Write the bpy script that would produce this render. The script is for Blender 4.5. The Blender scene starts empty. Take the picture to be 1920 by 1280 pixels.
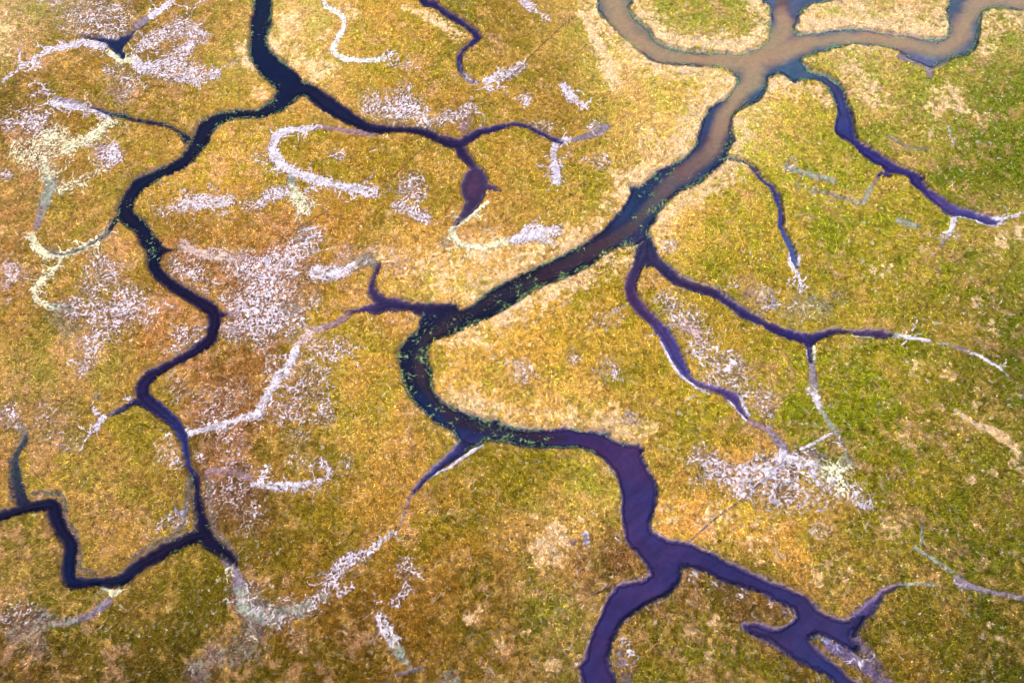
import bpy, math, random
import numpy as np
rad = math.radians

# ------------------------------------------------------------------ camera, sky, sun, exposure
sc = bpy.context.scene
H, PITCH, LENS = 100.0, 64.0, 24.0
TANH = 18.0 / LENS
cam = bpy.data.objects.new("camera", bpy.data.cameras.new("camera"))
sc.collection.objects.link(cam)
cam.data.lens = LENS
cam.data.sensor_width = 36.0
cam.data.clip_start = 1.0
cam.data.clip_end = 20000.0
cam.location = (0, 0, H)
cam.rotation_euler = (rad(90 - PITCH), 0, 0)
sc.camera = cam

SUN_EL, SUN_AZ = 44.0, 150.0          # azimuth measured from +Y towards +X
w = bpy.data.worlds.new("World")
sc.world = w
w.use_nodes = True
nt = w.node_tree
sky = nt.nodes.new("ShaderNodeTexSky")
sky.sky_type = 'NISHITA'
sky.sun_disc = False
sky.sun_elevation = rad(SUN_EL)
sky.sun_rotation = rad(SUN_AZ)
bg = nt.nodes["Background"]
bg.inputs["Strength"].default_value = 0.10
nt.links.new(sky.outputs["Color"], bg.inputs["Color"])
sun = bpy.data.objects.new("sun", bpy.data.lights.new("sun", 'SUN'))
sun.data.energy = 2.6
sun.data.angle = rad(4.0)
sun.data.color = (1.0, 0.95, 0.88)
sun.rotation_euler = (rad(90 - SUN_EL), 0, rad(180 - SUN_AZ))
sc.collection.objects.link(sun)
sc.view_settings.view_transform = 'Standard'
sc.view_settings.look = 'None'
sc.view_settings.gamma = 1.0
sc.cycles.pixel_filter_type = 'BLACKMAN_HARRIS'
sc.cycles.filter_width = 0.75
EXPO = 1.22
sc.view_settings.exposure = EXPO
K = 2.05       # display value of a flat surface = albedo * K

random.seed(7)
rng = np.random.default_rng(11)
WATER_Z = -0.38

# ------------------------------------------------------------------ survey: map coordinates of the marsh -> metres on the ground
cP, sP = math.cos(rad(PITCH)), math.sin(rad(PITCH))
def ground(u, v):
    x = (np.asarray(u, float) - 960) / 960 * TANH
    y = (640 - np.asarray(v, float)) / 960 * TANH
    dy = cP + y * sP
    dz = -sP + y * cP
    t = H / -dz
    return x * t, dy * t, t          # t ~ distance scale

STEP = 1.3
U0, U1, V0, V1 = -220.0, 2140.0, -200.0, 1440.0
us = np.arange(U0, U1 + .1, STEP)
vs = np.arange(V0, V1 + .1, STEP)
NU, NV = len(us), len(vs)
UU, VV = np.meshgrid(us, vs)
GX, GY, GT = ground(UU, VV)
MPP = GT * TANH / 960                # metres per survey unit

def sm(a, b, x):
    t = np.clip((x - a) / (b - a), 0, 1)
    return t * t * (3 - 2 * t)

def _hash(ix, iy, seed):
    h = (ix.astype(np.int64) * 374761393 + iy.astype(np.int64) * 668265263 + seed * 1442695041) & 0xFFFFFFFF
    h = ((h ^ (h >> 13)) * 1274126177) & 0xFFFFFFFF
    h = h ^ (h >> 16)
    return (h & 0xFFFFFF).astype(np.float32) / 16777215.0

def vnoise(x, y, scale, seed):
    """smooth gradient-free lattice noise, roughly uniform in 0..1"""
    a, b = x / scale, y / scale
    c, s_ = math.cos(seed * 1.7), math.sin(seed * 1.7)
    a, b = a * c - b * s_, a * s_ + b * c
    ix, iy = np.floor(a), np.floor(b)
    fx, fy = (a - ix).astype(np.float32), (b - iy).astype(np.float32)
    fx = fx * fx * (3 - 2 * fx); fy = fy * fy * (3 - 2 * fy)
    ix = ix.astype(np.int64); iy = iy.astype(np.int64)
    v00 = _hash(ix, iy, seed); v10 = _hash(ix + 1, iy, seed)
    v01 = _hash(ix, iy + 1, seed); v11 = _hash(ix + 1, iy + 1, seed)
    return (v00 * (1 - fx) + v10 * fx) * (1 - fy) + (v01 * (1 - fx) + v11 * fx) * fy

def fbm(x, y, scale, seed, octaves=3, gain=.55):
    o = 0; amp = 1; tot = 0
    for i in range(octaves):
        o = o + amp * vnoise(x, y, scale / 2 ** i, seed + 31 * i); tot += amp; amp *= gain
    o = o / tot
    return np.clip((o - .5) * 1.45 + .5, 0, 1)

def lin(c):
    c = np.asarray(c, float) / 255.0
    return np.where(c <= .04045, c / 12.92, ((c + .055) / 1.055) ** 2.4)

def P(s):
    return [tuple(float(q) for q in t.split(',')) for t in s.split()]

def catmull(pts, n=5):
    p = np.array(pts, float)
    if len(p) < 3:
        return p
    e = np.vstack([2 * p[0] - p[1], p, 2 * p[-1] - p[-2]])
    out = []
    for i in range(1, len(e) - 2):
        a, b, c, d = e[i - 1], e[i], e[i + 1], e[i + 2]
        for k in range(n):
            t = k / n
            out.append(.5 * ((2 * b) + (c - a) * t + (2 * a - 5 * b + 4 * c - d) * t * t + (3 * b - a - 3 * c + d) * t ** 3))
    out.append(p[-1])
    return np.array(out)

def window(x0, x1, y0, y1):
    i0 = max(0, int((x0 - U0) / STEP)); i1 = min(NU, int((x1 - U0) / STEP) + 2)
    j0 = max(0, int((y0 - V0) / STEP)); j1 = min(NV, int((y1 - V0) / STEP) + 2)
    return (slice(j0, j1), slice(i0, i1)) if i1 > i0 and j1 > j0 else None

def seg(W, a, b):
    """distance to segment and parameter inside a window"""
    px, py = UU[W] - a[0], VV[W] - a[1]
    dx, dy = b[0] - a[0], b[1] - a[1]
    L = dx * dx + dy * dy + 1e-9
    t = np.clip((px * dx + py * dy) / L, 0, 1)
    return np.hypot(px - t * dx, py - t * dy), t

def stroke_sd(pts, pad, n=5):
    """signed distance (positive inside) to a stroke of varying width"""
    f = np.full((NV, NU), -pad, np.float32)
    p = catmull(pts, n)
    for a, b in zip(p[:-1], p[1:]):
        m = max(a[2], b[2]) / 2 + pad
        W = window(min(a[0], b[0]) - m, max(a[0], b[0]) + m, min(a[1], b[1]) - m, max(a[1], b[1]) + m)
        if W is None: continue
        d, t = seg(W, a, b)
        f[W] = np.maximum(f[W], (a[2] + (b[2] - a[2]) * t) / 2 - d)
    return f

def poly_sd(pts, pad, smooth=True):
    p = np.array(pts, float)
    q = catmull(np.vstack([p, p[:1]]), 3) if smooth else np.vstack([p, p[:1]])
    d = np.full((NV, NU), pad, np.float32)
    inside = np.zeros((NV, NU), bool)
    for a, b in zip(q[:-1], q[1:]):
        W = window(min(a[0], b[0]) - pad, max(a[0], b[0]) + pad, min(a[1], b[1]) - pad, max(a[1], b[1]) + pad)
        if W is not None:
            dd, _ = seg(W, a, b)
            d[W] = np.minimum(d[W], dd)
        if a[1] != b[1]:
            lo, hi = min(a[1], b[1]), max(a[1], b[1])
            rows = np.nonzero((vs >= lo) & (vs < hi))[0]
            for j in rows:
                xc = a[0] + (vs[j] - a[1]) / (b[1] - a[1]) * (b[0] - a[0])
                i = int(np.ceil((xc - U0) / STEP)); i = max(i, 0)
                if i < NU: inside[j, i:] ^= True
    return np.where(inside, d, -d)

# ------------------------------------------------------------------ survey data: creeks
MAIN = P("""1122,-300 1117,-60 1118,0 1121,20 1138,37 1161,64 1188,87 1218,112 1252,119 1289,122 1333,126 1360,129 1376,141 1380,154 1371,168
 1353,185 1333,198 1321,215 1313,238 1302,269 1286,289 1256,306 1229,319 1208,338 1198,345 1178,346 1180,358 1168,383 1145,410 1124,430
 1094,452 1061,469 1027,485 993,501 960,517 933,529 907,548 880,568 853,578 829,575 805,572 787,591 779,615 762,628 745,652 745,682 755,715
 765,742 789,769 819,796 846,810 859,826 878,836 897,836 917,826 960,834 994,838 1044,840 1088,841 1114,850 1138,867 1155,890 1163,917
 1165,951 1168,994 1178,1021 1202,1045 1219,1075 1192,1088 1162,1095 1145,1110 1131,1136 1115,1172 1101,1196 1096,1230 1082,1250
 1089,1280 1110,1500 1190,1500 1157,1280 1148,1253 1145,1220 1158,1183 1175,1159 1212,1136 1256,1112 1277,1085 1281,1063 1313,1070
 1356,1088 1397,1102 1430,1113 1467,1132 1492,1148 1482,1166 1460,1176 1440,1172 1415,1166 1390,1169 1407,1189 1440,1201 1474,1226
 1507,1246 1541,1263 1564,1280 1650,1360 1720,1330 1608,1277 1574,1246 1541,1219 1521,1198 1540,1190 1570,1205 1600,1222 1612,1210
 1600,1189 1611,1172 1600,1160 1574,1159 1541,1142 1514,1115 1480,1099 1440,1084 1397,1067 1363,1048 1329,1030 1293,1015 1252,1008
 1232,999 1222,984 1229,957 1234,924 1229,900 1215,877 1204,850 1207,841 1192,830 1161,826 1145,816 1138,806 1094,803 1067,798
 1010,801 960,796 940,789 933,781 913,783 893,776 866,766 836,752 819,736 809,712 812,695 804,679 804,655 816,638 843,628 876,615
 917,598 960,572 994,549 1044,527 1094,506 1141,474 1175,461 1192,460 1218,445 1216,430 1229,413 1239,393 1259,373 1289,353 1316,339
 1346,316 1363,299 1366,286 1377,262 1371,225 1380,212 1397,203 1424,188 1437,168 1440,150 1450,141 1464,138 1480,148 1490,155
 1504,151 1531,151 1540,140 1524,129 1510,118 1510,109 1541,96 1574,89 1608,84 1655,86 1678,92 1702,107 1729,120 1745,128 1762,120 1783,109 1816,102
 1831,91 1838,64 1840,37 1846,20 1863,15 1893,18 1920,23 2010,45 2400,80 2400,-300""")
ISLANDS = [
 P("1195,-300 1186,-40 1188,0 1182,10 1192,27 1215,50 1229,69 1249,81 1279,89 1329,94 1363,97 1390,97 1413,89 1437,76 1443,60 1444,20 1437,5 1425,-20 1420,-300"),
 P("1590,-300 1580,-20 1571,0 1524,8 1502,25 1497,40 1489,52 1500,62 1527,59 1568,52 1608,50 1642,55 1692,62 1729,67 1762,70 1774,64 1778,44 1776,20 1779,0 1782,-40 1784,-300"),
 P("1818,-300 1815,-70 1850,-60 1900,-58 2000,-40 2450,0 2450,-300"),
]
RIGHT = P("""1500,130 1510,118 1524,129 1551,139 1571,151 1584,165 1591,188 1601,218 1605,249 1621,265 1655,286 1682,304 1709,316 1730,328 1732,339
 1752,356 1773,370 1783,378 1816,390 1843,401 1877,410 1867,421 1843,417 1816,407 1793,405 1778,403 1759,386 1729,359 1709,343 1705,331
 1682,324 1662,321 1652,312 1621,296 1595,269 1566,252 1564,228 1568,205 1561,181 1544,158 1531,151 1504,151""")
FORKA = P("""1192,460 1183,494 1172,524 1172,554 1188,581 1219,611 1246,645 1262,682 1279,702 1303,722 1329,732 1363,746 1380,763 1400,786
 1403,779 1393,763 1383,739 1360,726 1326,716 1299,702 1289,679 1272,645 1252,611 1229,588 1209,568 1195,544 1198,521 1209,500 1222,480 1218,440""")
FORKB = P("""1205,450 1209,500 1222,500 1246,519 1272,538 1329,554 1363,574 1390,595 1430,613 1474,635 1504,645 1511,657 1517,678 1525,678 1524,655 1526,643 1551,632
 1574,625 1608,627 1642,631 1668,630 1672,622 1642,616 1608,615 1564,611 1537,618 1507,620 1467,610 1440,598 1397,574 1363,551 1340,534
 1309,527 1279,514 1249,490 1235,474 1220,440""")
POND = P("150,66 190,71 215,72 235,65 248,52 258,48 256,58 242,76 230,90 233,107 220,104 208,91 195,79 170,74")
# strokes: depth of the bed below the marsh, then x,y,width
CREEKS = [
 (0.8, "158,66,5 186,73,9 212,80,16 226,98,17 229,104,12"),
 (0.7, "218,80,14 245,62,12 262,50,8 280,36,5"),
 (1.4, "494,-220,40 492,0,39 488,40,44 484,70,38 486,95,42 503,120,50 528,143,52 545,160,52"),
 (1.3, "545,162,50 526,188,36 505,202,27 480,211,22 450,212,23 420,217,27 388,234,31 375,257,36 364,278,31 342,301,26 299,323,22 265,340,28 246,361,27 234,388,30 236,403,33 262,425,34 274,445,36 288,464,33 287,497,25 298,513,26 327,537,25 368,561,25 398,584,30 399,615,27 385,641,27 336,671,20 302,690,22 273,710,25 265,732,29 273,748,28 303,772,25 328,794,23 342,820,17 349,860,13"),
 (1.0, "349,855,12 353,875,13 364,892,19 369,934,20 377,978,27 377,1000,34"),
 (1.3, "380,1000,34 350,1010,27 305,1032,27 252,1062,28 225,1085,26 168,1090,19 130,1087,28 127,1052,31 130,1018,29 112,993,28 101,967,32 96,946,30 67,947,24 34,955,22 0,966,22 -100,990,24 -260,1010,26"),
 (1.1, "380,1000,36 393,1015,32 415,1031,26 432,1045,20 440,1055,12"),
 (0.62, "292,466,26 308,467,14 322,466,6"),
 (0.6, "398,588,30 414,588,18 422,588,8"),
 (1.1, "556,162,34 578,167,31 605,187,32 632,205,30 660,222,26 690,236,20 720,241,18 765,241,17 799,248,19 833,263,20 860,267,22"),
 (0.85, "862,268,22 885,254,20 900,246,17 933,237,13 960,232,10 987,234,11 1010,245,11 1034,257,11 1052,264,10"),
 (0.85, "860,268,20 866,285,22 880,302,18 890,316,17 891,334,44 887,354,48 888,373,28 878,390,23 866,404,15 855,417,8"),
 (0.55, "893,345,20 917,349,12 938,357,5"),
 (0.9, "770,-80,20 792,-4,18 816,7,17 836,24,15 860,37,13 883,54,13 895,66,16 902,68,6"),
 (0.5, "896,68,15 883,81,12 868,93,11 861,110,11 864,131,9 876,147,7 893,154,5"),
 (0.95, "845,585,40 815,580,32 790,578,28 765,573,23 735,568,24 716,570,26 703,577,24 688,577,16 661,581,11 642,579,7"),
 (0.6, "716,564,24 703,552,20 695,541,18 699,522,14 707,503,12 709,494,8"),
 (0.85, "350,258,20 340,250,13 322,238,10 296,230,9 255,223,9 228,215,11 208,212,11 188,205,7 158,197,5"),
 (0.62, "235,398,24 215,410,16 200,432,10 181,447,9 148,464,8 118,474,8 90,470,7"),
 (0.5, "268,752,22 250,752,14 232,762,12 210,774,8"),
 (0.75, "876,826,30 866,838,24 850,852,19 830,868,15 812,882,12 792,900,8 776,918,5"),
 (0.6, "1362,296,8 1390,299,8 1410,312,9 1430,336,12 1447,349,12 1457,370,14 1464,396,13 1464,420,13 1470,437,11 1484,464,11 1490,487,11 1494,498,5"),
 (0.6, "1585,1185,40 1606,1166,26 1618,1155,14"),
 (0.30, "1606,1166,30 1640,1130,20 1655,1110,16 1675,1100,12 1690,1096,7"),
 (0.50, "40,940,30 34,917,26 27,884,22 27,855,18 42,828,18 48,812,12"),
 (0.45, "1440,1192,22 1410,1178,14 1396,1172,8"),
 (0.5, "1665,325,14 1654,322,10 1646,330,5"),
]
TRACKS = ["1490,845,3 1440,890,3 1395,932,4 1350,965,4 1320,990,4 1293,1015,5",
          "1219,1075,3 1165,1090,4 1130,1105,4 1080,1132,3 1030,1160,3 960,1190,2",
          "1075,30,2 1020,80,3 960,140,3 900,190,2",
          "1870,687,3 1892,706,3 1925,745,3 1960,780,3", "830,250,2 780,290,3 720,345,2", "620,390,2 570,420,3 520,455,2", "1000,1290,2 1080,1240,3 1120,1215,2", "860,1220,2 960,1170,3"]

PAD = 60.0
# ------------------------------------------------------------------ height field
jit = (fbm(GX, GY, 4.5, 5, 2) - .5) * 3.0 + (fbm(GX, GY, 1.6, 3, 3) - .5) * 3.8 + (vnoise(GX, GY, .45, 9) - .5) * 1.8
sd_all = np.full((NV, NU), -PAD, np.float32)
Z = np.zeros((NV, NU), np.float32)
jit2 = (vnoise(GX, GY, .38, 13) - .5) * 3.0
def carve(sd, depth, bank_j=1.0):
    global Z, sd_all
    s = sd + (jit * bank_j + (bank_j < 1) * jit2)
    m = s * MPP
    depth_here = depth
    prof = sm(-.22, .30, m) * .46 + sm(.1, 1.9, m) * max(depth_here - .46, 0)
    if depth < .46: prof = sm(-.2, .5, m) * depth
    Z = np.minimum(Z, -prof)
    sd_all = np.maximum(sd_all, s)
main_sd = poly_sd(MAIN, PAD)
for isl in ISLANDS:
    main_sd = np.minimum(main_sd, -poly_sd(isl, PAD))
carve(main_sd, 1.7, .97)
carve(poly_sd(RIGHT, PAD), 1.2, .95)
carve(poly_sd(FORKA, PAD), 1.0, .95)
carve(poly_sd(FORKB, PAD), 1.1, .95)
pond_sd = poly_sd(POND, PAD)
carve(pond_sd, 0.9)
for depth, s in CREEKS:
    carve(stroke_sd(P(s), 24.0), depth, .9)
track = np.full((NV, NU), -9.0, np.float32)
for s in TRACKS:
    track = np.maximum(track, stroke_sd(P(s), 9.0))
Z = np.minimum(Z, -.10 * sm(-2, 2, track))

# ------------------------------------------------------------------ survey data: plant colours over the marsh (x,y,r,g,b)
VEG = P("""20,60,186,148,92 100,120,165,120,45 300,60,160,114,45 420,80,170,125,40 450,110,210,156,95 550,60,212,162,96 600,130,208,152,76 720,80,200,145,55 760,160,190,138,45
930,40,165,125,35 1000,100,172,128,40 1080,60,190,146,66 1150,140,215,168,95 1310,40,168,140,60 1620,30,190,152,92 1850,60,165,140,60 1880,200,135,125,25
1750,200,165,138,50 1640,150,182,148,72 1680,240,165,138,45 1850,300,130,122,18 1500,220,180,145,50 1420,220,208,164,82 1500,330,175,145,40 1600,400,165,140,30
1750,480,165,138,35 1880,450,165,135,50 1400,400,185,145,45 1280,420,205,155,65 1350,480,170,135,35 1600,520,170,138,35 1850,560,140,122,22 1750,600,160,130,35
1650,720,165,138,30 1880,700,132,116,20 1800,820,150,125,30 1650,850,150,128,18 1700,950,147,123,20 1880,950,150,120,35 1600,1000,162,124,40 1480,1020,195,140,60
1750,1050,147,118,30 1850,1030,137,115,25 1600,1090,172,127,55 1750,1180,145,112,30 1880,1200,125,104,22 1650,1250,150,112,30 1420,1130,145,102,45 1250,1150,150,108,35
1300,1220,150,118,35 1350,1270,150,115,35 1330,960,205,145,65 1260,880,195,140,60 1280,760,180,140,35 1250,700,180,140,30 1180,680,180,138,35 1100,640,195,145,40
1000,600,212,156,56 1130,520,185,138,35 900,650,212,156,65 950,740,215,160,70 1080,760,222,164,80 1150,770,190,140,55 1000,900,178,132,30 900,900,182,132,40
1050,980,200,148,80 1100,950,195,155,60 1000,1050,185,135,60 1130,1050,150,100,50 1050,1150,175,135,60 950,1200,152,110,30 1050,1250,160,122,50 850,1000,172,124,30
800,1100,157,107,25 900,1100,152,107,25 650,1220,142,97,22 600,1000,167,117,35 600,940,168,122,30 500,1030,152,110,30 560,1080,157,107,25 400,1120,138,102,25
350,1060,160,118,35 250,1150,142,107,30 150,1130,138,110,25 50,1050,155,120,45 300,1240,128,90,22 60,1240,130,94,25 200,900,190,140,70 100,880,190,140,60
280,980,180,130,55 170,1000,175,130,55 60,780,175,125,65 150,700,190,140,70 60,700,190,145,75 240,800,185,135,45 300,860,185,135,50 120,560,168,122,50
50,600,180,130,55 150,500,185,130,50 250,560,188,124,58 350,600,188,124,58 350,480,178,112,58 420,700,165,110,45 450,760,160,100,48 400,860,150,95,52
480,960,147,97,45 560,860,175,125,40 550,750,175,120,40 650,700,200,145,55 700,800,205,150,55 680,620,195,140,50 640,900,185,135,45 700,960,180,128,40
780,860,195,140,55 450,400,190,130,50 380,320,200,145,55 450,300,190,140,45 600,280,175,130,30 700,310,180,130,35 640,430,188,130,45 760,350,175,125,35
800,300,185,135,40 820,420,190,135,50 760,480,210,155,75 900,500,222,164,92 850,540,215,160,75 1060,370,185,140,45 960,380,190,135,50 1000,300,190,140,45
1180,280,200,150,75 1230,230,212,163,90 1150,200,180,135,45 1290,160,190,150,60 1050,160,165,120,35 950,180,185,135,45 820,180,185,135,50 1120,330,185,140,45
1050,420,205,150,70 60,200,150,105,40 150,160,165,120,35 280,190,165,115,45 330,170,185,135,55 450,170,185,135,45 260,270,180,130,50 160,300,175,125,50
50,350,180,128,70 180,380,180,130,55 450,250,190,140,50 250,430,195,140,60 140,430,190,135,65 20,450,178,120,60 40,520,175,120,52 500,480,175,112,55""")
WCOL = P("""1160,40,112,125,112 1470,20,85,105,130 1480,140,72,105,128 1790,30,88,104,122 1830,80,85,110,122 1740,120,118,108,135 1380,200,60,80,105 1350,300,50,65,95
1200,380,45,58,88 1100,460,36,38,58 950,560,28,28,45 770,640,24,28,48 860,790,30,40,72 960,815,38,38,70 1100,820,58,45,95 1190,900,62,50,100 1200,1050,62,50,102
1120,1200,58,46,98 1400,1085,58,46,95 1520,1180,55,48,95 1580,200,60,72,125 1600,270,55,50,115 1700,330,60,50,115 1800,395,80,75,140 1210,480,60,58,90
1190,550,82,58,104 1270,670,84,76,138 1350,735,86,68,125 1280,520,58,48,85 1400,590,60,50,98 1500,632,52,45,105 1600,620,75,55,95 490,40,12,22,46 540,150,16,20,48
640,205,20,26,58 700,240,24,26,58 800,250,34,28,62 865,270,48,36,78 880,350,86,64,94 920,240,54,42,90 870,45,48,40,88 440,215,16,24,42 370,260,20,22,45
300,325,14,22,42 240,380,22,20,42 280,470,16,22,44 330,540,28,22,52 400,600,32,22,56 330,675,36,24,62 270,730,38,34,76 320,790,52,52,105 345,840,50,60,115
370,920,32,22,58 380,1000,26,20,46 300,1035,28,22,50 220,1090,18,28,58 140,1095,10,28,68 125,1040,18,26,55 100,960,22,22,50 30,890,52,66,68 45,820,60,74,70 30,955,26,22,48 740,570,60,42,80 690,578,86,62,104 700,530,70,52,84
215,80,22,46,84 1450,380,62,58,125 1490,487,70,95,150 860,850,62,64,122""")
def idw(table, sig):
    """smooth interpolation of a sparse colour survey, evaluated on a coarse lattice and enlarged"""
    cs = 8
    cu, cv = us[::cs], vs[::cs]
    A, B = np.meshgrid(cu, cv)
    t = np.array(table)
    cl = lin(t[:, 2:5])
    num = np.zeros(A.shape + (3,)); den = np.full(A.shape, 1e-12)
    for (x, y), c in zip(t[:, :2], cl):
        d2 = ((A - x) ** 2 + (B - y) ** 2) / (sig * sig)
        wgt = np.exp(-d2) + 1e-4 / (1 + d2) ** 2
        num += wgt[..., None] * c; den += wgt
    o = num / den[..., None]
    iu = np.clip((us - cu[0]) / (STEP * cs), 0, len(cu) - 1.001); iv = np.clip((vs - cv[0]) / (STEP * cs), 0, len(cv) - 1.001)
    a = iu.astype(int); fa = (iu - a)[None, :, None]; b = iv.astype(int); fb = (iv - b)[:, None, None]
    o00 = o[b][:, a]; o10 = o[b][:, a + 1]; o01 = o[b + 1][:, a]; o11 = o[b + 1][:, a + 1]
    return ((o00 * (1 - fa) + o10 * fa) * (1 - fb) + (o01 * (1 - fa) + o11 * fa) * fb).astype(np.float32)

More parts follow.
